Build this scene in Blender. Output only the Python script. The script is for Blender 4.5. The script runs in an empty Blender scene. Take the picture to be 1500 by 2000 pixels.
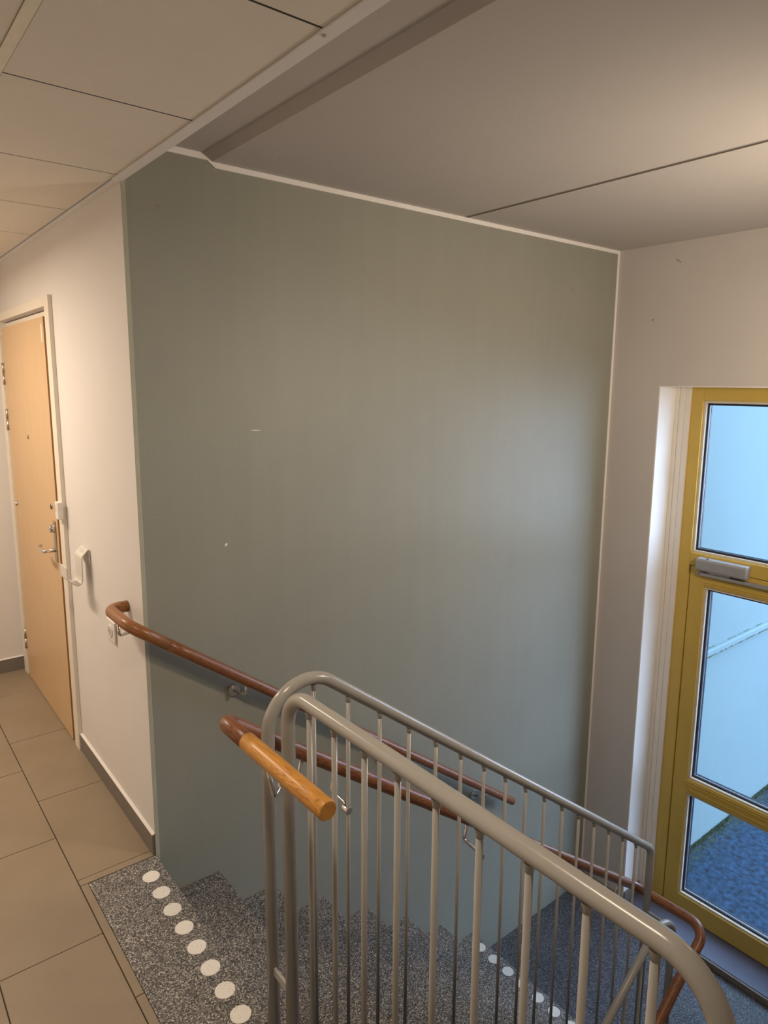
import bpy, bmesh, math, random
from mathutils import Vector, Matrix

random.seed(7)
sc = bpy.context.scene
COL = sc.collection

# ------------------------------------------------------------------ camera
CAM = Vector((-0.7922, -2.3613, 1.7607))
RX = Vector((0.781257, -0.624161, 0.007745))
UX = Vector((0.097859, 0.134725, 0.986039))
FX = Vector((0.616491, 0.769592, -0.166335))
cd = bpy.data.cameras.new('camera')
cam = bpy.data.objects.new('camera', cd)
COL.objects.link(cam)
M = Matrix((RX, UX, -FX)).transposed().to_4x4()
M.translation = CAM
cam.matrix_world = M
cd.sensor_fit = 'VERTICAL'
cd.sensor_height = 24.0
cd.lens = 1343.25 / 2000 * 24.0
cd.shift_x = -4.06 / 2000
cd.shift_y = -23.48 / 2000
cd.clip_start = 0.02
sc.camera = cam

# ------------------------------------------------------------------ sky and exposure
wd = bpy.data.worlds.new('sky'); sc.world = wd
wd.use_nodes = True
bg = wd.node_tree.nodes['Background']
bg.inputs[0].default_value = (0.52, 0.70, 1.0, 1)
bg.inputs[1].default_value = 10.0
vs = sc.view_settings
vs.view_transform = 'Standard'; vs.look = 'None'; vs.gamma = 1.0
vs.use_curve_mapping = False
vs.exposure = 0.0
LAMP = (1.0, 0.82, 0.635)

# ------------------------------------------------------------------ dimensions
H1, H2, L = 2.395, 2.512, 2.779          # hall ceiling, stair ceiling, far wall
G, R = 0.25, 0.18457                     # going and rise
ZL = -8 * R                              # lower landing
WIDE = -0.872                            # inner edge of the upper flight
YR = -2.15                               # right wall of the stairwell
SILL = -1.437
SLOPE = R / G

# ------------------------------------------------------------------ mesh helpers
class MB:
    """collects shapes, then links them as one mesh object"""
    def __init__(s):
        s.v = []; s.f = []; s.uv = {}
        s.smooth = []
    def poly(s, pts, faces, smooth=False):
        o = len(s.v); s.v += [Vector(p) for p in pts]
        for f in faces:
            s.f.append(tuple(i + o for i in f)); s.smooth.append(smooth)
        return s
    def box(s, x0, x1, y0, y1, z0, z1):
        x0, x1 = min(x0, x1), max(x0, x1); y0, y1 = min(y0, y1), max(y0, y1); z0, z1 = min(z0, z1), max(z0, z1)
        p = [(x, y, z) for x in (x0, x1) for y in (y0, y1) for z in (z0, z1)]
        return s.poly(p, [(0, 1, 3, 2), (4, 6, 7, 5), (0, 4, 5, 1), (2, 3, 7, 6), (0, 2, 6, 4), (1, 5, 7, 3)])
    def prism(s, prof, axis, a, b):
        """closed 2D profile swept along an axis; prof gives the other two coordinates in order"""
        n = len(prof)
        def P(q, t):
            if axis == 'x': return (t, q[0], q[1])
            if axis == 'y': return (q[0], t, q[1])
            return (q[0], q[1], t)
        pts = [P(q, a) for q in prof] + [P(q, b) for q in prof]
        fs = [tuple(range(n - 1, -1, -1)), tuple(range(n, 2 * n))]
        fs += [(i, (i + 1) % n, n + (i + 1) % n, n + i) for i in range(n)]
        return s.poly(pts, fs)
    def tube(s, pts, r, seg=20, caps=True, rr=None):
        pts = [Vector(p) for p in pts]
        n = len(pts); o = len(s.v)
        tang = []
        for i in range(n):
            a = pts[max(i - 1, 0)]; b = pts[min(i + 1, n - 1)]
            t = (b - a)
            if 0 < i < n - 1:
                t = (pts[i] - a).normalized() + (b - pts[i]).normalized()
            tang.append(t.normalized())
        up = Vector((0, 0, 1)) if abs(tang[0].z) < 0.9 else Vector((0, 1, 0))
        nrm = (up - tang[0] * up.dot(tang[0])).normalized()
        dist = 0.0
        for i in range(n):
            if i: dist += (pts[i] - pts[i - 1]).length
            nrm = (nrm - tang[i] * nrm.dot(tang[i])).normalized()
            bi = tang[i].cross(nrm)
            ri = rr[i] if rr else r
            for k in range(seg):
                a = 2 * math.pi * k / seg
                s.uv[len(s.v)] = (a / (2 * math.pi), dist)
                s.v.append(pts[i] + (nrm * math.cos(a) + bi * math.sin(a)) * ri)
        for i in range(n - 1):
            for k in range(seg):
                k2 = (k + 1) % seg
                s.f.append((o + i * seg + k, o + i * seg + k2, o + (i + 1) * seg + k2, o + (i + 1) * seg + k)); s.smooth.append(True)
        if caps:
            s.f.append(tuple(o + k for k in reversed(range(seg)))); s.smooth.append(False)
            s.f.append(tuple(o + (n - 1) * seg + k for k in range(seg))); s.smooth.append(False)
        return s
    def cyl(s, a, b, r, seg=20, r2=None):
        return s.tube([a, b], r, seg, True, None if r2 is None else [r, r2])
    def build(s, name, mat, parent=None, bevel=0.0, bseg=2):
        xs = [v.x for v in s.v]; ys = [v.y for v in s.v]; zs = [v.z for v in s.v]
        c = Vector(((min(xs) + max(xs)) / 2, (min(ys) + max(ys)) / 2, (min(zs) + max(zs)) / 2))
        me = bpy.data.meshes.new(name)
        me.from_pydata([v - c for v in s.v], [], s.f)
        me.polygons.foreach_set('use_smooth', s.smooth)
        if s.uv:
            ul = me.uv_layers.new(name='UVMap')
            for pl in me.polygons:
                us = [s.uv.get(me.loops[li].vertex_index, (0, 0)) for li in pl.loop_indices]
                wrap = len(us) == 4 and max(u[0] for u in us) - min(u[0] for u in us) > 0.5
                for li, q in zip(pl.loop_indices, us):
                    ul.data[li].uv = (q[0] + (1.0 if wrap and q[0] < 0.5 else 0.0), q[1])
        me.update()
        me.materials.append(mat)
        o = bpy.data.objects.new(name, me)
        COL.objects.link(o)
        o.location = c
        if parent: adopt(o, parent)
        if bevel:
            b = o.modifiers.new('bevel', 'BEVEL'); b.width = bevel; b.segments = bseg; b.limit_method = 'ANGLE'
        return o

def adopt(o, parent):
    # every parent is a pure translation, so a child's location stays its place in the world
    o.parent = parent
    o.matrix_parent_inverse = Matrix.Translation(-Vector(parent.location))

def put(name, mat, parent=None, bevel=0.0, **k):
    b = k['box']
    return MB().box(*b).build(name, mat, parent, bevel)

def clone(o, name, delta, parent):
    c = o.copy(); c.name = name; COL.objects.link(c)
    c.location = Vector(o.location) + Vector(delta)
    if parent: adopt(c, parent)
    return c

def thing(name, label, cat, loc, group=None):
    e = bpy.data.objects.new(name, None); COL.objects.link(e)
    e.location = loc; e.empty_display_size = 0.1
    return tag(e, label, cat, group)

def tag(o, label=None, cat=None, group=None, kind=None):
    if label: o['label'] = label
    if cat: o['category'] = cat
    if group: o['group'] = group
    if kind: o['kind'] = kind
    return o

def struct(o, label=None):
    o['kind'] = 'structure'
    if label: o['label'] = label
    return o

def fillet(pts, rad, n=10):
    """polyline with rounded corners; rad is one radius or a list for the inner corners"""
    pts = [Vector(p) for p in pts]
    out = [pts[0]]
    for i in range(1, len(pts) - 1):
        r = rad[i - 1] if isinstance(rad, (list, tuple)) else rad
        a = (pts[i - 1] - pts[i]).normalized(); b = (pts[i + 1] - pts[i]).normalized()
        ang = a.angle(b)
        if r <= 0 or ang > math.pi - 0.01:
            out.append(pts[i]); continue
        t = r / math.tan(ang / 2)
        cdir = (a + b).normalized(); c = pts[i] + cdir * (r / math.sin(ang / 2))
        p0 = pts[i] + a * t; p1 = pts[i] + b * t
        u = (p0 - c).normalized(); w = (p1 - c).normalized(); om = u.angle(w)
        for k in range(n + 1):
            q = k / n
            out.append(c + (u * math.sin((1 - q) * om) + w * math.sin(q * om)) / math.sin(om) * r)
    out.append(pts[-1])
    return out

def resample(pts, step):
    """insert points so no segment is longer than step (keeps the corner points)"""
    out = [pts[0]]
    for a, b in zip(pts, pts[1:]):
        n = max(1, int((b - a).length / step))
        for k in range(1, n + 1): out.append(a.lerp(b, k / n))
    return out

# ------------------------------------------------------------------ materials
def newmat(name):
    m = bpy.data.materials.new(name); m.use_nodes = True
    nt = m.node_tree; b = nt.nodes['Principled BSDF']
    return m, nt, b

def N(nt, t, **k):
    n = nt.nodes.new(t)
    for a, v in k.items(): setattr(n, a, v)
    return n

def coords(nt, kind='Object', scale=(1, 1, 1)):
    tc = N(nt, 'ShaderNodeTexCoord'); mp = N(nt, 'ShaderNodeMapping')
    mp.inputs['Scale'].default_value = scale
    nt.links.new(tc.outputs[kind], mp.inputs[0])
    return mp.outputs[0]

def geo(nt, scale=(1, 1, 1)):
    tc = N(nt, 'ShaderNodeNewGeometry'); mp = N(nt, 'ShaderNodeMapping')
    mp.inputs['Scale'].default_value = scale
    nt.links.new(tc.outputs['Position'], mp.inputs[0])
    return mp.outputs[0]

def ramp(nt, fac, stops):
    r = N(nt, 'ShaderNodeValToRGB')
    e = r.color_ramp.elements
    while len(e) < len(stops): e.new(0.5)
    for q, (p, c) in zip(e, stops):
        q.position = p; q.color = (*c, 1)
    nt.links.new(fac, r.inputs[0])
    return r.outputs[0]

def noise(nt, vec, scale, detail=4, rough=0.55, dist=0.0):
    n = N(nt, 'ShaderNodeTexNoise')
    n.inputs['Scale'].default_value = scale; n.inputs['Detail'].default_value = detail
    n.inputs['Roughness'].default_value = rough; n.inputs['Distortion'].default_value = dist
    nt.links.new(vec, n.inputs['Vector'])
    return n.outputs[0]

def bump(nt, b, h, strength, dist=0.002):
    n = N(nt, 'ShaderNodeBump'); n.inputs['Strength'].default_value = strength; n.inputs['Distance'].default_value = dist
    nt.links.new(h, n.inputs['Height']); nt.links.new(n.outputs[0], b.inputs['Normal'])

def scl(c, k): return tuple(min(1, x * k) for x in c)

def paint(name, col, rough=0.6, var=0.05, scale=3.0, grain=0.15, gscale=160, spec=0.3):
    m, nt, b = newmat(name)
    v = geo(nt)
    c = ramp(nt, noise(nt, v, scale, 5), [(0.3, scl(col, 1 - var)), (0.7, scl(col, 1 + var))])
    nt.links.new(c, b.inputs['Base Color'])
    b.inputs['Roughness'].default_value = rough
    b.inputs['Specular IOR Level'].default_value = spec
    if grain: bump(nt, b, noise(nt, v, gscale, 3), grain)
    return m

def metal(name, col, rough):
    m, nt, b = newmat(name)
    b.inputs['Base Color'].default_value = (*col, 1); b.inputs['Metallic'].default_value = 1
    v = geo(nt)
    rr = N(nt, 'ShaderNodeMapRange'); rr.inputs[3].default_value = rough * 0.7; rr.inputs[4].default_value = rough * 1.4
    nt.links.new(noise(nt, v, 60, 3), rr.inputs[0]); nt.links.new(rr.outputs[0], b.inputs['Roughness'])
    return m

def plain(name, col, rough=0.5, metallic=0.0):
    m, nt, b = newmat(name)
    c = ramp(nt, noise(nt, geo(nt), 25, 3), [(0.3, scl(col, 0.96)), (0.7, scl(col, 1.04))])
    nt.links.new(c, b.inputs['Base Color'])
    b.inputs['Roughness'].default_value = rough; b.inputs['Metallic'].default_value = metallic
    return m

def rail_wood(name, dark, mid, light, rough=0.35, period=0.25):
    m, nt, b = newmat(name)
    tc = N(nt, 'ShaderNodeTexCoord')
    sx = N(nt, 'ShaderNodeSeparateXYZ'); nt.links.new(tc.outputs['UV'], sx.inputs[0])
    # wrap the angle into a circle so that the grain has no seam
    a = N(nt, 'ShaderNodeMath', operation='MULTIPLY'); a.inputs[1].default_value = 2 * math.pi
    nt.links.new(sx.outputs[0], a.inputs[0])
    co = N(nt, 'ShaderNodeMath', operation='COSINE'); si = N(nt, 'ShaderNodeMath', operation='SINE')
    nt.links.new(a.outputs[0], co.inputs[0]); nt.links.new(a.outputs[0], si.inputs[0])
    cx = N(nt, 'ShaderNodeCombineXYZ')
    nt.links.new(co.outputs[0], cx.inputs[0]); nt.links.new(si.outputs[0], cx.inputs[1]); nt.links.new(sx.outputs[1], cx.inputs[2])
    mp = N(nt, 'ShaderNodeMapping'); mp.inputs['Scale'].default_value = (1, 1, 3.0)
    nt.links.new(cx.outputs[0], mp.inputs[0])
    big = noise(nt, mp.outputs[0], 0.8, 2, 0.5, 0.3)
    ml = N(nt, 'ShaderNodeMath', operation='MULTIPLY'); ml.inputs[1].default_value = 26
    nt.links.new(big, ml.inputs[0])
    fr = N(nt, 'ShaderNodeMath', operation='FRACT'); nt.links.new(ml.outputs[0], fr.inputs[0])
    mp2 = N(nt, 'ShaderNodeMapping'); mp2.inputs['Scale'].default_value = (9, 9, 22)
    nt.links.new(cx.outputs[0], mp2.inputs[0])
    fine = noise(nt, mp2.outputs[0], 1.2, 4, 0.6)
    c1 = ramp(nt, fr.outputs[0], [(0.0, mid), (0.55, light), (0.80, mid), (0.93, dark), (1.0, dark)])
    mp3 = N(nt, 'ShaderNodeMapping'); mp3.inputs['Scale'].default_value = (16, 16, 28)
    nt.links.new(cx.outputs[0], mp3.inputs[0])
    pores = noise(nt, mp3.outputs[0], 1.5, 3, 0.7)
    c2 = ramp(nt, pores, [(0.30, (0.35, 0.32, 0.30)), (0.46, (0.95, 0.95, 0.95)), (0.7, (1, 1, 1))])
    c3 = ramp(nt, fine, [(0.25, (0.72, 0.70, 0.68)), (0.75, (1, 1, 1))])
    m1 = N(nt, 'ShaderNodeMix', data_type='RGBA', blend_type='MULTIPLY'); m1.inputs[0].default_value = 0.45
    nt.links.new(c1, m1.inputs[6]); nt.links.new(c2, m1.inputs[7])
    m2 = N(nt, 'ShaderNodeMix', data_type='RGBA', blend_type='MULTIPLY'); m2.inputs[0].default_value = 0.8
    nt.links.new(m1.outputs[2], m2.inputs[6]); nt.links.new(c3, m2.inputs[7])
    nt.links.new(m2.outputs[2], b.inputs['Base Color'])
    b.inputs['Roughness'].default_value = rough
    b.inputs['Coat Weight'].default_value = 0.12; b.inputs['Coat Roughness'].default_value = 0.25
    bump(nt, b, pores, 0.12, 0.0006)
    return m

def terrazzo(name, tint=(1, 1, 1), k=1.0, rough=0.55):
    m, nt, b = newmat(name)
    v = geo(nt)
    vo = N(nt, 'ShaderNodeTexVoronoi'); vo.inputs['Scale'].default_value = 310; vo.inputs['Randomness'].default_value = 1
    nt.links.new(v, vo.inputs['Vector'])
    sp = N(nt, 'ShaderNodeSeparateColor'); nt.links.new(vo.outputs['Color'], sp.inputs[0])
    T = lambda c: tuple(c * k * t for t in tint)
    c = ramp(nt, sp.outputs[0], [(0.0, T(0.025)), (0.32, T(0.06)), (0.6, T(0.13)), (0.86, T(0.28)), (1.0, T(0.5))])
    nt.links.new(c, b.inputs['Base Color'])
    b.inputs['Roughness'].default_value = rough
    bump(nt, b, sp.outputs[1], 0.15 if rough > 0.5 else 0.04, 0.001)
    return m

def veneer(name, a, c2):
    m, nt, b = newmat(name)
    v = geo(nt, (1, 30, 1.2))
    f = noise(nt, v, 3.0, 5, 0.6, 0.4)
    nt.links.new(ramp(nt, f, [(0.25, a), (0.75, c2)]), b.inputs['Base Color'])
    b.inputs['Roughness'].default_value = 0.42
    return m

MT = {}
MT['white_wall'] = paint('white_wall_paint', (0.76, 0.73, 0.705), 0.65, 0.02, 2.0, 0.12)
MT['mauve_wall'] = paint('pale_stair_wall_paint', (0.60, 0.56, 0.53), 0.65, 0.03, 2.0, 0.15)
MT['green_wall'] = paint('grey_green_wall_paint', (0.295, 0.298, 0.250), 0.5, 0.035, 2.2, 0.25, 110, 0.35)
_m = MT['green_wall']; _nt = _m.node_tree; _b = _nt.nodes['Principled BSDF']
_src = _b.inputs['Base Color'].links[0].from_socket
_st = ramp(_nt, noise(_nt, geo(_nt, (14, 14, 0.9)), 1.0, 5, 0.6), [(0.30, (0.90, 0.90, 0.91)), (0.62, (1, 1, 1))])
_mx = N(_nt, 'ShaderNodeMix', data_type='RGBA', blend_type='MULTIPLY'); _mx.inputs[0].default_value = 0.35
_nt.links.new(_src, _mx.inputs[6]); _nt.links.new(_st, _mx.inputs[7]); _nt.links.new(_mx.outputs[2], _b.inputs['Base Color'])
MT['stair_ceiling'] = paint('stair_ceiling_paint', (0.50, 0.465, 0.435), 0.8, 0.02, 2.0, 0.3, 200)
MT['ceiling_tile'] = paint('ceiling_tile_board', (0.82, 0.76, 0.66), 0.85, 0.02, 5.0, 0.25, 300)
MT['trim_white'] = paint('trim_white_paint', (0.84, 0.82, 0.79), 0.5, 0.03, 6.0, 0.1)
MT['edge_strip'] = paint('corner_edge_paint', (0.42, 0.42, 0.33), 0.6, 0.08, 8.0, 0.2)
MT['grid'] = plain('ceiling_grid_white', (0.80, 0.74, 0.60), 0.45)
MT['floor_tile'] = paint('taupe_floor_tile', (0.28, 0.222, 0.155), 0.42, 0.07, 4.0, 0.12, 220, 0.4)
MT['base_tile'] = paint('taupe_skirting_tile', (0.20, 0.175, 0.155), 0.45, 0.06, 6.0, 0.1)
MT['grout'] = paint('dark_grout', (0.10, 0.08, 0.062), 0.9, 0.1, 30)
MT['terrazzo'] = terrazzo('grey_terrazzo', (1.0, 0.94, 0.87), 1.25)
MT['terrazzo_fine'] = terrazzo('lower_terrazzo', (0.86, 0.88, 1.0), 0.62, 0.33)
MT['sill_tile'] = paint('door_sill_tile', (0.13, 0.14, 0.19), 0.2, 0.05, 5.0, 0.05)
MT['dot'] = None
m, nt, b = newmat('white_tactile_dot')
vo = N(nt, 'ShaderNodeTexVoronoi'); vo.inputs['Scale'].default_value = 120
nt.links.new(geo(nt), vo.inputs['Vector'])
nt.links.new(ramp(nt, vo.outputs['Distance'], [(0.10, (0.25, 0.23, 0.2)), (0.17, (0.80, 0.77, 0.70))]), b.inputs['Base Color'])
b.inputs['Roughness'].default_value = 0.6
MT['dot'] = m
MT['railing'] = paint('grey_gloss_railing_paint', (0.36, 0.345, 0.315), 0.22, 0.03, 10, 0.08, 60, 0.5)
MT['oak'] = rail_wood('golden_oak', (0.44, 0.17, 0.026), (0.64, 0.285, 0.048), (0.75, 0.37, 0.075))
MT['brown'] = rail_wood('brown_stained_oak', (0.11, 0.038, 0.016), (0.24, 0.088, 0.035), (0.33, 0.13, 0.055))
MT['chrome'] = metal('polished_steel', (0.72, 0.69, 0.65), 0.14)
MT['steel'] = metal('brushed_steel', (0.52, 0.49, 0.45), 0.35)
MT['alu'] = plain('silver_closer_paint', (0.40, 0.40, 0.41), 0.38, 0.35)
MT['beech'] = veneer('beech_veneer', (0.58, 0.385, 0.20), (0.68, 0.475, 0.27))
MT['beech_edge'] = plain('door_edge_lipping', (0.36, 0.17, 0.055), 0.5)
MT['frame_white'] = paint('door_frame_paint', (0.80, 0.74, 0.64), 0.4, 0.02, 5, 0.0)
MT['yellow'] = paint('ochre_door_paint', (0.60, 0.41, 0.085), 0.4, 0.05, 5.0, 0.15, 80, 0.4)
MT['bead'] = plain('pale_glazing_bead', (0.66, 0.60, 0.50), 0.5)
MT['gasket'] = plain('dark_rubber_gasket', (0.012, 0.014, 0.025), 0.45)
MT['plastic'] = plain('white_plastic', (0.80, 0.77, 0.72), 0.35)
MT['hook'] = plain('off_white_lacquer', (0.70, 0.67, 0.62), 0.3)
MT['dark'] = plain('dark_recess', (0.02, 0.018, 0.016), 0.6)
MT['print'] = plain('grey_print', (0.38, 0.36, 0.33), 0.6)
MT['scuff'] = plain('grey_scuff', (0.27, 0.235, 0.20), 0.8)
MT['chip'] = plain('bare_plaster_chip', (0.85, 0.84, 0.80), 0.8)
MT['render'] = paint('exterior_render_darkened', (0.128, 0.186, 0.200), 0.9, 0.03, 1.5, 0.3, 60)  # white render darkened and blued: daylight tint put into the colour under the bright sky
MT['concrete'] = paint('exterior_concrete', (0.0115, 0.0305, 0.060), 0.95, 0.75, 26, 0.9, 70)  # blue skylight put into the concrete's colour, darkened like the wall
MT['moss'] = paint('moss_weeds_and_ledge_shade', (0.055, 0.07, 0.03), 0.9, 0.4, 30, 0.0)
m, nt, b = newmat('clear_window_glass')
nt.nodes.remove(b)
tr = N(nt, 'ShaderNodeBsdfTransparent'); gl = N(nt, 'ShaderNodeBsdfGlossy'); mx = N(nt, 'ShaderNodeMixShader')
tr.inputs[0].default_value = (0.96, 0.98, 0.98, 1); gl.inputs['Roughness'].default_value = 0.02
lw = N(nt, 'ShaderNodeLayerWeight'); lw.inputs[0].default_value = 0.5
pw = N(nt, 'ShaderNodeMath', operation='POWER'); pw.inputs[1].default_value = 5.0
nt.links.new(lw.outputs['Facing'], pw.inputs[0])
fr = N(nt, 'ShaderNodeMath', operation='MULTIPLY_ADD'); fr.inputs[1].default_value = 0.6; fr.inputs[2].default_value = 0.03
nt.links.new(pw.outputs[0], fr.inputs[0])
nt.links.new(fr.outputs[0], mx.inputs[0]); nt.links.new(tr.outputs[0], mx.inputs[1]); nt.links.new(gl.outputs[0], mx.inputs[2])
nt.links.new(mx.outputs[0], nt.nodes['Material Output'].inputs[0])
MT['glass'] = m
m, nt, b = newmat('opal_lamp_diffuser')
b.inputs['Base Color'].default_value = (0.9, 0.88, 0.82, 1)
b.inputs['Emission Color'].default_value = (*LAMP, 1); b.inputs['Emission Strength'].default_value = 3.0
MT['opal'] = m

# ------------------------------------------------------------------ walls
HX, HY0, HY1 = -1.95, -3.4, 2.2
ZB = -3.2
green = struct(MB().box(0.013, 3.1, 0, 0.2, ZB, 2.9).build('wall_stairwell', MT['green_wall']), 'grey-green painted stairwell wall')
hall = MB().box(0, 0.013, 0, 0.2, -0.25, 2.9).box(0, 0.25, 0.2, 1.046, -0.25, 2.9)
hall.box(0, 0.25, 2.078, 2.4, -0.25, 2.9).box(0, 0.25, 1.046, 2.078, 2.085, 2.9).box(0.12, 0.25, 1.046, 2.078, -0.25, 2.085)
struct(hall.build('wall_hall', MT['white_wall']), 'cream hall wall with the wooden door')
struct(MB().box(0, 0.25, 0.0, 2.4, ZB, -0.25).build('wall_basement', MT['white_wall']))
struct(MB().box(HX - 0.2, 0, HY1, 2.4, ZB, 2.9).build('wall_end', MT['white_wall']), 'cream end wall beside the wooden door')
struct(MB().box(HX - 0.2, HX, HY0, HY1, ZB, 2.9).build('wall_opposite', MT['white_wall']))
struct(MB().box(HX - 0.2, L, HY0 - 0.2, HY0, ZB, 2.9).build('wall_back', MT['white_wall']))
struct(MB().box(0, L, YR - 0.2, YR, ZB, 1.0).box(1.38, 2.02, YR - 0.2, YR, 1.0, 2.9).build('wall_right', MT['mauve_wall']), 'low stairwell wall with a pier carrying the wall lamp')
struct(MB().box(L, 3.1, HY0 - 0.2, YR, ZB, 2.9).build('wall_far_right', MT['mauve_wall']))
struct(MB().box(0, L, HY0, YR - 0.2, -0.25, 0).build('floor_right', MT['floor_tile']))
OY0, OY1, OZ1 = -1.56, -0.302, 1.762      # door opening in the far wall
far = MB().box(L, 3.1, OY1, 0, ZB, 2.9).box(L, 3.1, YR, OY0, ZB, 2.9)
far.box(L, 3.1, OY0, OY1, OZ1, 2.9).box(L, 3.1, OY0, OY1, ZB, SILL - 0.03)
farw = struct(far.build('wall_door', MT['mauve_wall']), 'pale far wall around the yellow glazed door')
# white lining of the opening (sides, head), thin skins proud of the wall's own reveal
lin = MB().box(L + 0.001, 2.952, OY1 - 0.006, OY1, SILL, OZ1).box(L + 0.001, 2.952, OY0, OY0 + 0.006, SILL, OZ1)
lin.box(L + 0.001, 2.952, OY0 + 0.006, OY1 - 0.006, OZ1 - 0.006, OZ1)
struct(lin.build('trim_reveal', MT['trim_white']), 'white plaster lining of the door opening')
cas = MB()
for k, (a, b_) in enumerate(((0.0, 0.022), (0.024, 0.052), (0.054, 0.085))):
    x = 2.948 + 0.005 * k
    cas.box(x, 2.97, OY1 - 0.006 - b_, OY1 - 0.006 - a, SILL, OZ1 - 0.006)
    cas.box(x, 2.97, OY0 + 0.006 + a, OY0 + 0.006 + b_, SILL, OZ1 - 0.006)
struct(cas.build('trim_stepped', MT['frame_white'], None, 0.001), 'cream stepped trim beside the yellow frame')

# paint chips and scuffs
def mark(pts, r, mat, name, parent, flat_axis, at):
    mb = MB()
    n = len(pts)
    prof = pts
    mb.prism(prof, flat_axis, at, at + r)
    return mb.build(name, mat, parent)
mark([(0.437, 1.583), (0.455, 1.585), (0.482, 1.582), (0.482, 1.5805), (0.455, 1.5815)], -0.0006, MT['chip'], 'paint_chip', green, 'y', 0.0)
mark([(0.318, 1.156), (0.326, 1.162), (0.331, 1.158), (0.327, 1.151), (0.320, 1.150)], -0.0006, MT['chip'], 'paint_chip', green, 'y', 0.0)
mark([(0.105, 2.335), (0.118, 2.344), (0.127, 2.331), (0.119, 2.336)], -0.0006, MT['scuff'], 'scuff_mark', green, 'y', 0.0)
mark([(2.353, 2.27), (2.372, 2.267), (2.368, 2.258)], -0.0006, MT['scuff'], 'scuff_mark', green, 'y', 0.0)
for y, z, w in ((-0.235, 2.118, 0.006), (-0.355, 2.415, 0.004)):
    mark([(y - w, z + w), (y + w, z + w * 0.5), (y + w * 0.3, z - w * 1.4), (y - w * 0.4, z - w * 0.3)], -0.0006, MT['scuff'], 'scuff_mark', farw, 'x', L)
mark([(-0.338, 2.424), (-0.352, 2.427), (-0.376, 2.404), (-0.373, 2.402), (-0.352, 2.423)], -0.0006, MT['scuff'], 'scuff_mark', farw, 'x', L)

# ------------------------------------------------------------------ ceilings
hc = struct(MB().box(HX, -0.03, HY0, HY1, H1 + 0.02, H1 + 0.10).build('ceiling', MT['grout']), 'suspended tile ceiling of the hall')
bars = [-0.459, -1.071, -1.683]
edges = [-0.031, -0.447, -0.471, -1.059, -1.083, -1.671, -1.695, HX]
rows = [-0.06 + 0.578 * k for k in range(-5, 4)]
rows = [HY0] + [y for y in rows if HY0 + 0.1 < y < HY1 - 0.1] + [HY1]
shared = {}
for i in range(0, len(edges), 2):
    x1, x0 = edges[i], edges[i + 1]
    for y0, y1 in zip(rows, rows[1:]):
        key = (i, round(y1 - y0, 3))
        if key in shared:
            o, yy = shared[key]; clone(o, 'ceiling_tile', (0, y0 - yy, 0), hc)
        else:
            a, c = y0 + 0.0026, y1 - 0.0026
            prof = [(a, H1 + 0.0034), (a, H1 + 0.0022), (a + 0.014, H1), (c - 0.001, H1), (c, H1 + 0.001), (c, H1 + 0.0034)]
            shared[key] = (MB().prism(prof, 'x', x0 + 0.001, x1 - 0.001).build('ceiling_tile', MT['ceiling_tile'], hc), y0)
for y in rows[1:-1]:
    MB().box(HX, -0.031, y - 0.0035, y + 0.0035, H1 + 0.0005, H1 + 0.02).build('joint_shade_strip', MT['dark'], hc)  # dark strips painted in for the shade inside the tile gaps
for x in bars:
    MB().box(x - 0.0115, x + 0.0115, HY0, HY1, H1 - 0.0015, H1 + 0.02).build('grid_bar', MT['grid'], hc, 0.0006)
et = struct(MB().box(-0.030, 0.002, HY0, -0.004, H1 - 0.004, H1 + 0.02).box(-0.012, 0.002, HY0, -0.004, H1 + 0.02, 2.60).build('trim_ceiling_edge', MT['trim_white'], None, 0.001), 'white edge trim of the lowered hall ceiling')
MB().cyl((-0.020, -1.205, H1 - 0.0065), (-0.020, -1.205, H1 - 0.004), 0.004, 12).build('screw_head', MT['steel'], et)
struct(MB().box(-0.024, 0.0, 0.0, HY1, H1 - 0.003, H1 + 0.02).build('trim_wall_angle', MT['trim_white'], None, 0.001), 'white wall angle of the tile ceiling above the cream wall')
sc_ = struct(MB().box(0.002, 3.1, HY0, 0, 2.56, 2.75).build('ceiling_stair', MT['stair_ceiling']), 'smooth painted ceiling over the stairs')
MB().prism([(0.002, 2.535), (0.287, 2.535), (0.315, H2), (1.537, H2), (1.537, 2.57), (0.002, 2.57)], 'y', HY0, 0).build('ceiling_panel', MT['stair_ceiling'], sc_)
MB().prism([(1.562, H2), (L, H2), (L, 2.57), (1.562, 2.57)], 'y', HY0, 0).build('ceiling_panel', MT['stair_ceiling'], sc_)
MB().box(1.537, 1.562, HY0, 0, H2 + 0.004, 2.57).build('groove_back', MT['base_tile'], sc_)
tp = [(0.021, 2.535), (0.287, 2.535), (0.315, H2), (L, H2), (L, H2 - 0.019), (0.326, H2 - 0.019), (0.296, 2.514), (0.021, 2.514)]
struct(MB().prism(tp, 'y', -0.006, 0).build('trim_cornice', MT['trim_white'], None, 0.0008), 'white painted strip along the top of the green wall')
struct(MB().box(L - 0.016, L, -0.005, 0, ZL, H2 - 0.019).build('trim_corner', MT['trim_white'], None, 0.0008), 'white painted strip in the far corner of the green wall')
struct(MB().box(-0.0012, 0.0138, -0.003, 0.0, -0.02, H1 + 0.01).build('trim_edge_strip', MT['edge_strip'], None, 0.001), 'pale green edge strip where cream wall meets green wall')

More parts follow.
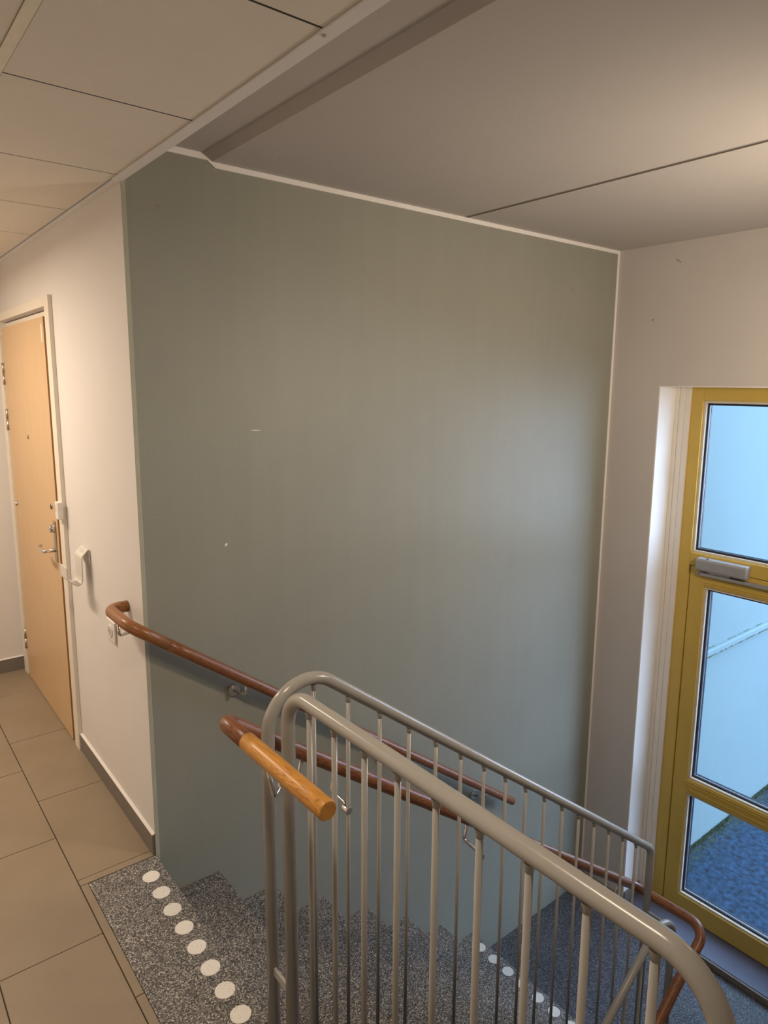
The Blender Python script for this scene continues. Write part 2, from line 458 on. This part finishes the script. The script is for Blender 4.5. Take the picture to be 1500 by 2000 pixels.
# ------------------------------------------------------------------ floors
fl = struct(MB().box(HX, -0.0, HY0, HY1, -0.25, -0.010).build('floor', MT['grout']), 'taupe tiled hall floor')
def rnd_tile(x0, x1, y0, y1, name='floor_tile', z=0.0):
    g = 0.0016
    return MB().box(x0 + g, x1 - g, y0 + g, y1 - g, z - 0.010, z + random.uniform(-0.0004, 0.0002)).build(name, MT['floor_tile'], fl, 0.001, 1)
cols = [(-0.272, 0.0), (-0.572, -0.272), (-0.872, -0.572), (-1.172, -0.872), (-1.472, -1.172), (-1.772, -1.472), (HX, -1.772)]
for ci, (x0, x1) in enumerate(cols):
    y = 0.037 if ci == 0 else (-2.963 if ci % 2 == 0 else -3.263)
    ys = [y if ci == 0 else HY0]
    while y < HY1 - 0.05:
        if y > ys[-1] + 0.05: ys.append(y)
        y += 0.6
    ys.append(HY1)
    for a, c in zip(ys, ys[1:]): rnd_tile(x0, x1, a, c)
rnd_tile(-0.272, 0.0, 0.002, 0.037, 'border_tile')
yb = [0.002, -0.566, -1.166, -1.766, -2.366, HY0]
for a, c in zip(yb, yb[1:]): rnd_tile(-0.272, -0.244, c, a, 'border_tile')

lf = struct(MB().box(1.75, L, YR, 0, ZL - 0.25, ZL - 0.006).build('floor_lower', MT['grout']), 'terrazzo floor of the lower landing')
for x0, x1 in ((1.752, 2.018), (2.020, L)):
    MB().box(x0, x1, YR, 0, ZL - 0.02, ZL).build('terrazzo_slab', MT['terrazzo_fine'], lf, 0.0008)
sl = struct(MB().box(L + 0.003, 3.1, OY0, OY1, SILL - 0.03, SILL - 0.008).build('floor_sill', MT['grout']), 'raised tiled sill under the yellow door')
MB().box(L + 0.002, 3.1, OY0, OY1, SILL - 0.008, SILL).build('sill_tile', MT['sill_tile'], sl, 0.002)
MB().box(L - 0.010, L + 0.002, OY0, OY1, ZL, SILL - 0.004).build('riser_tile', MT['base_tile'], sl, 0.001)
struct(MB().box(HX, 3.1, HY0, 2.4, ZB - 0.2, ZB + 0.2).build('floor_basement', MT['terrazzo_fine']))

# skirtings
bb = struct(MB().box(-0.011, 0, 0.003, 0.962, 0, 0.083).build('baseboard_hall', MT['base_tile'], None, 0.001), 'taupe tile skirting under the cream wall')
MB().prism([(0, 0.083), (-0.011, 0.083), (-0.002, 0.088), (0, 0.088)], 'y', 0.003, 0.962).build('sealant_bead', MT['white_wall'], bb)
b2 = struct(MB().box(HX, -0.013, HY1 - 0.011, HY1, 0, 0.083).build('baseboard_end', MT['base_tile'], None, 0.001), 'taupe tile skirting under the end wall')
MB().prism([(HY1, 0.083), (HY1 - 0.011, 0.083), (HY1 - 0.002, 0.088), (HY1, 0.088)], 'x', HX, -0.013).build('sealant_bead', MT['white_wall'], b2)
struct(MB().box(L - 0.011, L, OY1, -0.006, ZL, ZL + 0.085).build('baseboard_far', MT['base_tile'], None, 0.001), 'dark tile skirting below the far wall')
struct(MB().box(L + 0.002, 2.948, OY1 - 0.016, OY1 - 0.006, SILL, SILL + 0.075).build('baseboard_reveal', MT['base_tile'], None, 0.001), 'dark tile skirting in the door reveal')

# ------------------------------------------------------------------ stairs
st = thing('stair_flight', 'grey terrazzo stairs descending beside the green wall, white dots on top and bottom step', 'stairs', (0.9, -0.45, ZL))
for k in range(8):
    x0 = -0.244 if k == 0 else (k - 1) * G - 0.004
    y0 = WIDE if k else -0.872
    step = MB().box(x0, k * G, y0, -0.001, -(k + 1) * R - 0.02 if k else -0.2, -k * R).build('step', MT['terrazzo'], st, 0.003, 2)
    if k in (0, 7):
        x = k * G - (0.057 if k == 0 else 0.045)
        d0 = None
        for q in range(8):
            y = -0.104 - 0.1 * q
            if d0 is None:
                d0 = MB().cyl((x, y, -k * R - 0.002), (x, y, -k * R + 0.0012), 0.0295, 32).build('tactile_dot', MT['dot'], step)
            else: clone(d0, 'tactile_dot', (0, -0.1 * q, 0), step)
# stretch of terrazzo along the guarded edge, and the flight below
MB().box(-0.244, 0.0, YR, WIDE - 0.002, -0.2, 0).build('edge_slab', MT['terrazzo'], fl, 0.003)
s2 = thing('lower_stair_flight', 'terrazzo stairs leading down below the near railing', 'stairs', (1.0, -1.6, ZB))
for k in range(8):
    xk = 1.90 - k * G
    if k == 0: continue
    MB().box(xk - 0.004, xk + G + 0.004, YR + 0.001, -1.08, ZL - (k + 1) * R - 0.02, ZL - k * R).build('step', MT['terrazzo'], s2, 0.003, 2)

# ------------------------------------------------------------------ railings
def weld(mb, p, r): mb.tube([Vector(p) + Vector((0, 0, z)) for z in (-0.006, 0.0, 0.006, 0.012)], r, 14, True, [r * 1.01, r * 1.12, r * 1.4, r * 1.5])

TR, BR = 0.0172, 0.0060
RZ = 1.108                     # height of the sloping top rail's axis at x = 0
def top1(x): return RZ - SLOPE * x
r1 = thing('stair_railing', 'grey steel railing sloping down along the stairs, thin round balusters', 'railing', (0.0, -0.9, ZL))
path = [(-0.003, -0.9, -0.16), (-0.003, -0.9, top1(-0.003)), (1.96, -0.9, top1(1.96)), (1.96, -0.9, ZL)]
MB().tube(fillet(path, [0.12, 0.075], 14), TR, 24).build('rail_frame', MT['railing'], r1)
x_first = 0.136
b0 = None
for k in range(16):
    x = x_first + 0.1127 * k
    zt = top1(x) - (0.016 if k else 0.034)
    zb = top1(x) - 1.225
    if k == 0:
        mb = MB().cyl((x, -0.9, zb), (x, -0.9, zt), BR, 14); weld(mb, (x, -0.9, zt - 0.012), BR); mb.build('baluster', MT['railing'], r1)
    elif b0 is None:
        mb = MB().cyl((x, -0.9, zb), (x, -0.9, zt), BR, 14); weld(mb, (x, -0.9, zt - 0.014), BR)
        b0 = mb.build('baluster', MT['railing'], r1); xb = x
    else: clone(b0, 'baluster', (x - xb, 0, -SLOPE * (x - xb)), r1)
zb0, zb1 = top1(0.0) - 1.225, top1(1.96) - 1.225
MB().prism([(-0.016, zb0 + 0.012), (1.96, zb1 + 0.0), (1.96, zb1 - 0.012), (-0.016, zb0)], 'y', -0.915, -0.885).build('bottom_bar', MT['railing'], r1)

r2 = thing('landing_guard', 'grey steel guard railing nearest the camera, level along the landing edge', 'railing', (0.0, -1.5, 0.0))
Z2a, Z2b = 1.032, 1.036
def top2(y): return Z2a + (Z2b - Z2a) * (-1.1 - y) / 0.9
path = [(0, -0.997, -0.12), (0, -0.997, top2(-0.997)), (0, -2.056, top2(-2.056)), (0, -2.056, -0.12)]
MB().tube(fillet(path, [0.090, 0.092], 14), 0.0175, 28).build('rail_frame', MT['railing'], r2)
for k, y in enumerate((-1.095, -1.197, -1.308, -1.416, -1.526, -1.635, -1.743, -1.851, -1.959)):
    zt = top2(y) - 0.016
    mb = MB().cyl((0, y, 0.03), (0, y, zt), 0.0067, 16); weld(mb, (0, y, zt - 0.014), 0.0067)
    mb.build('baluster', MT['railing'], r2)
MB().box(-0.006, 0.006, -2.056, -0.997, 0.018, 0.048).build('bottom_bar', MT['railing'], r2, 0.002)
MB().box(-0.010, -0.002, -0.984, -0.914, 0.182, 0.206).build('spacer_plate', MT['railing'], r2, 0.001)

r3 = thing('lower_railing', 'grey steel railing starting with a rounded loop beside the lower landing', 'railing', (1.9, -1.05, ZL))
def top3(x): return -0.617 + SLOPE * (x - 1.69)
path = [(1.925, -1.05, ZL), (1.925, -1.05, top3(1.925)), (0.25, -1.05, top3(0.25))]
MB().tube(fillet(path, 0.12, 14), TR, 24).build('rail_frame', MT['railing'], r3)
b0 = None
for k in range(13):
    x = 1.79 - 0.1127 * k
    if b0 is None:
        k0 = x; b0 = MB().cyl((x, -1.05, top3(x) - 1.1), (x, -1.05, top3(x) - (0.03 if k == 0 else 0.014)), BR, 12).build('baluster', MT['railing'], r3)
    else: clone(b0, 'baluster', (x - k0, 0, SLOPE * (x - k0)), r3)
MB().prism([(1.925, top3(1.925) - 1.10), (0.25, top3(0.25) - 1.10), (0.25, top3(0.25) - 1.112), (1.925, top3(1.925) - 1.112)], 'y', -1.065, -1.035).build('bottom_bar', MT['railing'], r3)
MB().box(1.950, 1.958, -1.045, -0.91, -0.70, -0.655).build('spacer_plate', MT['railing'], r3, 0.001)

# ------------------------------------------------------------------ wooden handrails
WR = 0.0215
def bracket(parent, rail, base, nrm, rose=0.025, arm=0.0055):
    """steel bracket: rosette on the surface at base (normal nrm), arm out and up to the rail's underside"""
    base, nrm, rail = Vector(base), Vector(nrm), Vector(rail)
    br = MB().cyl(base, base + nrm * 0.007, rose, 24).build('bracket_rosette', MT['chrome'], parent, 0.001)
    knee = Vector((rail.x, rail.y, base.z))
    MB().tube(fillet([base + nrm * 0.005, knee, rail], 0.014, 8), arm, 12).build('bracket_arm', MT['chrome'], br)

w1 = thing('wall_handrail', 'brown wooden handrail on the green wall, upper end turned into the cream wall', 'handrail', (0.9, -0.07, 0.0))
def zw(x): return 0.885 - 0.7215 * x
path = fillet([(-0.003, 0.165, 0.936), (-0.07, 0.165, 0.936), (-0.07, -0.07, 0.936), (1.962, -0.07, zw(1.962))], [0.040, 0.055], 10)
mid = [i for i, q in enumerate(path) if q.x > -0.03 and q.y < -0.06][0]
cut = Vector((0.055, -0.07, zw(0.055)))
MB().tube(resample(path[:-1] + [cut], 0.05), WR, 24).build('end_section', rail_wood('mid_brown_oak', (0.15, 0.05, 0.014), (0.32, 0.12, 0.035), (0.42, 0.18, 0.058)), w1)
endp = Vector((1.962, -0.07, zw(1.962)))
dirv = (endp - cut).normalized()
pp = resample([cut + dirv * 0.0012, endp], 0.08)
pp += [endp + dirv * 0.006, endp + dirv * 0.010]
MB().tube(pp, WR, 24, True, [WR] * (len(pp) - 2) + [WR * 0.9, WR * 0.65]).build('long_section', MT['brown'], w1)
for x in (0.335, 1.05, 1.72):
    bracket(w1, (x + 0.02, -0.07, zw(x + 0.02) - WR + 0.002), (x, -0.001, zw(x) - 0.075), (0, -1, 0), 0.024)
bracket(w1, (-0.07, 0.06, 0.936 - WR + 0.002), (-0.001, 0.085, 0.865), (-1, 0, 0), 0.022)

w2 = thing('stair_handrail', 'long wooden handrail bent round the railing, golden oak end piece towards the camera', 'handrail', (0.9, -0.82, ZL))
def zs(x): return 0.850 - 0.7285 * x
X0 = -0.088
OZ = 0.908
p_end = Vector((X0, -1.300, OZ)); p_cut = Vector((X0, -0.955, OZ)); p_c1 = Vector((X0, -0.82, OZ))
pa = resample([p_end + Vector((0, -0.0, 0)), p_cut], 0.05)
rr_ = [WR * 1.03] * len(pa)
pa = [p_end + Vector((0, -0.003, 0))] + pa; rr_ = [WR * 0.93] + rr_
MB().tube(pa, WR, 28, True, rr_).build('oak_end_section', MT['oak'], w2)['label'] = 'golden oak end piece'
ze = zs(1.995)
c2 = [p_cut + Vector((0, 0.0012, 0)), p_c1, Vector((1.985, -0.82, zs(1.985))), Vector((1.995, -1.165, zs(1.985))), Vector((1.78, -1.168, -0.715)), Vector((1.0, -1.168, -0.715 - SLOPE * 0.78))]
MB().tube(resample(fillet(c2, [0.040, 0.05, 0.075, 0.10], 12), 0.06), WR, 24).build('long_section', MT['brown'], w2)
for x in (0.136, 0.2487, 0.812, 1.375, 1.826):
    zr = zs(x + 0.01) - WR + 0.003
    zc = zr - 0.085
    arm = MB().tube(fillet([(x + 0.012, -0.82, zr), (x - 0.004, -0.82, zc + 0.025), (x + 0.012, -0.868, zc), (x, -0.894, zc)], 0.012, 6), 0.0055, 12).build('bracket_arm', MT['chrome'], w2)
    MB().cyl((x, -0.880, zc), (x, -0.906, zc), 0.0115, 16).build('bracket_clamp', MT['chrome'], arm, 0.001)
# wire bracket holding the end piece on the guard's post
arm = MB().tube(fillet([(-0.016, -1.004, 0.835), (-0.030, -1.004, 0.79), (-0.060, -1.03, 0.79), (X0, -1.05, OZ - WR + 0.004)], 0.014, 8), 0.0052, 12).build('bracket_arm', MT['chrome'], w2)
MB().cyl((-0.015, -0.997, 0.838), (-0.026, -0.997, 0.838), 0.011, 18).build('bracket_clamp', MT['chrome'], arm, 0.001)

# ------------------------------------------------------------------ wooden hall door
D0, D1, DT = 1.082, 2.042, 2.048
dr = thing('door_1', 'beech veneer flat door with steel lever in a white frame', 'door', (0, 1.56, 0)); dr['kind'] = 'structure'
del dr['category']
leaf = MB().box(-0.015, 0.034, D0, D1, 0.006, DT).build('leaf', MT['beech'], dr, 0.001)
MB().box(-0.0145, 0.034, D0 - 0.0012, D0 + 0.0002, 0.006, DT).build('edge_lipping', MT['beech_edge'], leaf)
fr_ = MB()
fr_.box(-0.018, 0.0, 0.962, 1.034, 0.0, 2.132).box(-0.018, 0.0, 2.088, 2.160, 0.0, 2.132).box(-0.018, 0.0, 1.034, 2.088, 2.088, 2.132)
frame = fr_.build('casing', MT['frame_white'], dr, 0.002)
MB().box(0.014, 0.115, 1.046, D0 - 0.0035, 0, 2.078).box(0.014, 0.115, D1 + 0.004, 2.078, 0, 2.078).box(0.014, 0.115, D0 - 0.004, D1 + 0.004, DT + 0.004, 2.078).box(0.014, 0.024, 1.034, 1.046, 0, 2.085).build('jamb', MT['frame_white'], dr, 0.001)
for z in (1.80, 1.545, 0.24):
    h = MB().cyl((-0.018, D1 + 0.006, z + 0.002), (-0.018, D1 + 0.006, z + 0.060), 0.0085, 16).cyl((-0.018, D1 + 0.006, z - 0.060), (-0.018, D1 + 0.006, z - 0.001), 0.0085, 16)
    h.box(-0.020, -0.0185, D1 + 0.006, D1 + 0.026, z - 0.055, z + 0.055)
    h.build('hinge', MT['steel'], dr)
px = -0.015
plate = MB().box(px - 0.006, px, 1.116, 1.156, 0.905, 1.105).build('lock_plate', MT['steel'], dr, 0.003)
MB().cyl((px - 0.006, 1.136, 1.068), (px - 0.026, 1.136, 1.068), 0.021, 24, 0.017).build('thumb_turn', MT['chrome'], plate, 0.002)
MB().tube(fillet([(px - 0.006, 1.136, 0.962), (px - 0.055, 1.136, 0.962), (px - 0.055, 1.215, 0.958), (px - 0.045, 1.255, 0.966)], [0.012, 0.03], 8), 0.0085, 16).build('lever', MT['chrome'], plate)
MB().cyl((px, 1.168, 1.171), (px - 0.004, 1.168, 1.171), 0.013, 20).build('keyhole_cover', MT['steel'], leaf)
MB().box(px - 0.006, px - 0.003, 1.164, 1.172, 1.158, 1.182).build('keyhole', MT['dark'], leaf)
MB().cyl((px, 1.565, 1.478), (px - 0.006, 1.565, 1.478), 0.011, 20).build('peephole', MT['steel'], leaf, 0.001)
MB().cyl((px, 1.985, 1.07), (px - 0.012, 1.985, 1.07), 0.014, 20, 0.010).build('door_knob', MT['chrome'], leaf, 0.001)
MB().box(px - 0.0008, px, 1.108, 1.130, 1.935, 2.018).build('sticker', MT['plastic'], leaf)
MB().cyl((px, 2.018, 2.020), (px - 0.004, 2.018, 2.020), 0.008, 14).build('screw_cap', MT['plastic'], leaf)

rb = thing('door_reader', 'small white plastic box on the wooden door frame', 'sensor', (-0.018, 0.965, 1.14))
MB().box(-0.042, -0.018, 0.945, 0.992, 1.142, 1.222).build('housing', MT['plastic'], rb, 0.004)
MB().prism([(0.979, 1.203), (0.984, 1.203), (0.972, 1.176), (0.968, 1.178)], 'x', -0.0425, -0.0418).build('mark', MT['print'], rb)

# ------------------------------------------------------------------ J-shaped wall hook
hk = thing('wall_hook', 'off-white J-shaped metal holder on the cream wall beside the wooden door', 'holder', (-0.002, 0.67, 0.91))
def strip(center, t):
    """closed outline of a strip of thickness t along a 2D polyline"""
    c = [Vector(q) for q in center]; Lf, Rt = [], []
    for i, q in enumerate(c):
        a = c[max(i - 1, 0)]; b_ = c[min(i + 1, len(c) - 1)]
        d = (b_ - a).normalized(); n = Vector((-d.y, d.x)) * t / 2
        Lf.append(q + n); Rt.append(q - n)
    return [tuple(q) for q in Lf] + [tuple(q) for q in reversed(Rt)]
prof = [(-0.004, 0.996), (-0.004, 1.060), (-0.008, 1.062), (-0.032, 1.036), (-0.035, 1.030), (-0.036, 0.945)]
prof += [(-0.056 + 0.020 * math.cos(t), 0.938 + 0.024 * math.sin(t)) for t in [-k * math.pi / 8 for k in range(1, 7)]]
prof += [(-0.088, 0.934), (-0.094, 0.941), (-0.096, 0.950), (-0.097, 0.996)]
body = MB().prism(strip(prof, 0.0045), 'y', 0.622, 0.722).build('body', MT['hook'], hk, 0.0008)
d = Vector((-0.024, 0, -0.026)).normalized()
for row, (ya, segs) in enumerate(((0.640, (0.014, 0.020, 0.010, 0.016)), (0.646, (0.020, 0.012, 0.018)))):
    c = Vector((-0.0135, 0, 1.0597)) + d * (0.004 + row * 0.009)
    y = ya
    for sgl in segs:
        n = Vector((-0.026, 0, 0.024)).normalized() * 0.0004
        a0 = c + n; a1 = c + d * 0.0022 + n
        MB().poly([(a0.x, y, a0.z), (a0.x, y + sgl, a0.z), (a1.x, y + sgl, a1.z), (a1.x, y, a1.z)] +
                  [(a0.x + .001, y, a0.z - .001), (a0.x + .001, y + sgl, a0.z - .001), (a1.x + .001, y + sgl, a1.z - .001), (a1.x + .001, y, a1.z - .001)],
                  [(0, 1, 2, 3), (4, 7, 6, 5), (0, 4, 5, 1), (1, 5, 6, 2), (2, 6, 7, 3), (3, 7, 4, 0)]).build('printed_line', MT['print'], body)
        y += sgl + 0.004

# ------------------------------------------------------------------ wall socket
so = thing('wall_socket', 'white square wall socket below the handrail end', 'socket', (0, 0.372, 0.735))
pl = MB().box(-0.009, 0, 0.322, 0.424, 0.735, 0.823).build('face_plate', MT['plastic'], so, 0.003)
ring = MB().tube([(-0.0085, 0.373, 0.779), (-0.0125, 0.373, 0.779)], 0.026, 28).build('socket_ring', MT['plastic'], so, 0.001)
MB().cyl((-0.0124, 0.373, 0.779), (-0.0128, 0.373, 0.779), 0.019, 24).build('socket_well', paint('socket_shadow_plastic', (0.55, 0.52, 0.48), 0.4, 0.02), so)
for s_ in (-1, 1):
    MB().cyl((-0.0127, 0.373 + s_ * 0.009, 0.779), (-0.0132, 0.373 + s_ * 0.009, 0.779), 0.0028, 12).build('pin_hole', MT['dark'], so)

# ------------------------------------------------------------------ yellow glazed door
g = thing('door_2', 'yellow glazed entrance door with fanlight pane and grey closer', 'door', (2.97, -0.93, SILL)); g['kind'] = 'structure'
del g['category']
FXa, FXb = 2.968, 3.045
YL, YRt = -0.388, OY0 + 0.08
yl2, yr2 = -0.460, YRt + 0.072              # inner edge of the fixed frame
ZT = 1.7565
fm = MB().box(FXa, FXb, yl2, YL, SILL, ZT).box(FXa, FXb, YRt, yr2, SILL, ZT)
fm.box(FXa, FXb, yr2, yl2, 1.683, ZT).box(FXa, FXb, yr2, yl2, 0.752, 0.825)
fm.build('frame', MT['yellow'], g, 0.003)
def pane(y0, y1, z0, z1, parent, x=3.0):
    """glazing: pale beads, dark gasket and a glass pane in the opening y0..y1, z0..z1"""
    bw, gw = 0.013, 0.011
    def ringm(w0, w1, xa, xb):
        m_ = MB()
        m_.box(xa, xb, y0 + w0, y0 + w1, z0 + w0, z1 - w0).box(xa, xb, y1 - w1, y1 - w0, z0 + w0, z1 - w0)
        m_.box(xa, xb, y0 + w1, y1 - w1, z0 + w0, z0 + w1).box(xa, xb, y0 + w1, y1 - w1, z1 - w1, z1 - w0)
        return m_
    ringm(0, bw, x - 0.018, x).build('glazing_bead', MT['bead'], parent, 0.001)
    ringm(bw * 0.3, bw + gw, x, x + 0.012).build('gasket', MT['gasket'], parent)
    ringm(bw + 0.001, bw + 0.010, x + 0.012, x + 0.020).build('spacer_bar', MT['alu'], parent)
    ringm(bw * 0.3, bw + gw + 0.001, x + 0.020, x + 0.034).build('outer_gasket', MT['gasket'], parent)
    MB().box(x + 0.004, x + 0.010, y0 + bw, y1 - bw, z0 + bw, z1 - bw).build('glass_pane', MT['glass'], parent)
pane(yr2, yl2, 0.825, 1.683, g)
La, Lb = yl2 - 0.004, yr2 + 0.004           # leaf between the stiles
LT, LB2 = 0.748, SILL + 0.008
st_ = 0.088
lf2 = MB().box(2.974, 3.04, La - st_, La, LB2, LT).box(2.974, 3.04, Lb, Lb + st_, LB2, LT)
lf2.box(2.974, 3.04, Lb + st_, La - st_, 0.640, LT).box(2.974, 3.04, Lb + st_, La - st_, -0.635, -0.545).box(2.974, 3.04, Lb + st_, La - st_, LB2, -1.305)
lfo = lf2.build('leaf', MT['yellow'], g, 0.003)
pane(Lb + st_, La - st_, -0.545, 0.640, lfo)
pane(Lb + st_, La - st_, -1.305, -0.635, lfo)
mo = MB()
for z in (0.652, 0.664): mo.box(2.970, 2.9745, Lb + st_ - 0.01, La - st_ + 0.01, z, z + 0.006)
for z in (-0.562, -0.58, -0.612): mo.box(2.970, 2.9745, Lb + st_ - 0.01, La - st_ + 0.01, z, z + 0.006)
mo.build('moulding', MT['yellow'], lfo, 0.001)
cb = MB().prism([(2.972, 0.742), (2.922, 0.742), (2.914, 0.752), (2.914, 0.800), (2.922, 0.812), (2.972, 0.812)], 'y', -0.795, -0.520).build('closer_body', MT['alu'], g, 0.003)
cb['label'] = 'silver-grey door closer'
MB().cyl((2.935, -0.575, 0.812), (2.935, -0.575, 0.814), 0.008, 16).build('closer_screw', MT['dark'], cb)
MB().box(2.945, 2.974, -1.02, -0.520, 0.708, 0.726).build('slide_rail', MT['alu'], g, 0.002)
MB().box(2.945, 2.965, -0.70, -0.585, 0.727, 0.741).build('closer_arm', MT['steel'], cb, 0.002)
MB().cyl((2.9445, -0.530, 0.717), (2.9455, -0.530, 0.717), 0.0045, 12).build('rail_screw', MT['dark'], g)

# ------------------------------------------------------------------ lamps
def hall_lamp(x0, x1, y0, y1, label, power):
    la = thing('ceiling_lamp', label, 'lamp', ((x0 + x1) / 2, (y0 + y1) / 2, H1 - 0.06), 'hall ceiling lamps')
    zb = H1 - 0.058
    MB().prism([(x0, zb + 0.02), (x0 + 0.02, zb), (x1 - 0.02, zb), (x1, zb + 0.02), (x1, H1 - 0.002), (x0, H1 - 0.002)], 'y', y0, y1).build('housing', MT['grid'], la, 0.002)
    MB().box(x0 + 0.03, x1 - 0.03, y0 + 0.06, y1 - 0.06, zb - 0.012, zb - 0.0005).build('diffuser', MT['opal'], la, 0.003)
    ld = bpy.data.lights.new('lamp_light', 'AREA'); ld.shape = 'RECTANGLE'
    ld.size = (x1 - x0) - 0.07; ld.size_y = (y1 - y0) - 0.13
    ld.energy = power; ld.color = LAMP
    lo = bpy.data.objects.new('lamp_light', ld); COL.objects.link(lo)
    lo.location = ((x0 + x1) / 2, (y0 + y1) / 2, zb - 0.016); adopt(lo, la)
hall_lamp(-0.60, -0.388, -1.74, -1.162, 'slim white ceiling lamp whose corner shows at the top edge', 12)
hall_lamp(-1.05, -0.87, 0.55, 1.75, 'slim white ceiling lamp in the hall before the wooden door', 30)
wl = thing('wall_lamp', 'round opal wall lamp on the stairwell wall facing the green wall', 'lamp', (1.7, YR, 1.75))
MB().cyl((1.7, YR, 1.75), (1.7, YR + 0.03, 1.75), 0.15, 36).build('back_plate', MT['grid'], wl, 0.003)
MB().tube([(1.7, YR + 0.03, 1.75), (1.7, YR + 0.06, 1.75), (1.7, YR + 0.085, 1.75), (1.7, YR + 0.095, 1.75)], 0.14, 36, True, [0.14, 0.135, 0.10, 0.04]).build('opal_shade', MT['opal'], wl)
ld = bpy.data.lights.new('lamp_light', 'AREA'); ld.shape = 'DISK'; ld.size = 0.26; ld.energy = 25; ld.color = LAMP
lo = bpy.data.objects.new('lamp_light', ld); COL.objects.link(lo); lo.location = (1.7, YR + 0.10, 1.75)
lo.rotation_euler = (math.radians(-90), 0, math.pi); adopt(lo, wl)

# ------------------------------------------------------------------ outside
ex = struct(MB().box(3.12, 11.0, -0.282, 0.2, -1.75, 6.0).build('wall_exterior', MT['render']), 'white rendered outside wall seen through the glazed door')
MB().prism([(-0.282, 0.018), (-0.300, 0.018), (-0.306, 0.004), (-0.306, -0.026), (-0.282, -0.034)], 'x', 3.2, 11.0).build('string_course', MT['render'], ex)
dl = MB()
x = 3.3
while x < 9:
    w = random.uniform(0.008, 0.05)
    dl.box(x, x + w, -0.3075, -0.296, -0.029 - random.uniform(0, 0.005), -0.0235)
    if random.random() < 0.5: dl.box(x, x + w * 2, -0.2845, -0.2815, 0.0175, 0.021 + random.uniform(0, 0.004))  # top boxes draw the shade line above the ledge; lower ones are dirt
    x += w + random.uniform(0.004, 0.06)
dl.build('dirt_and_shade_line', MT['moss'], ex)['kind'] = 'stuff'
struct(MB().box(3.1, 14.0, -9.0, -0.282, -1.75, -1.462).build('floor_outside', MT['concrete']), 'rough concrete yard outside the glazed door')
ms = MB()
for i in range(15000):
    x = 3.2 + random.random() ** 1.3 * 5.5
    y = -0.286 - abs(random.gauss(0, 0.055) + (random.gauss(0, 0.10) if i % 5 == 0 else 0))
    h = random.uniform(0.002, 0.009) * (2.0 if y > -0.315 else 0.6)
    w = random.uniform(0.0015, 0.0045); a = random.uniform(0, math.pi); lx, ly = random.gauss(0, .008), random.gauss(0, .008)
    c, s_ = math.cos(a) * w, math.sin(a) * w
    ms.poly([(x - c, y - s_, -1.463), (x + c, y + s_, -1.463), (x - s_ * .6, y + c * .6, -1.463), (x + lx, y + ly, -1.462 + h)], [(0, 1, 3), (1, 2, 3), (2, 0, 3), (0, 2, 1)])
tag(ms.build('moss', MT['moss']), 'dark moss and weeds along the foot of the outside wall', 'moss', kind='stuff')
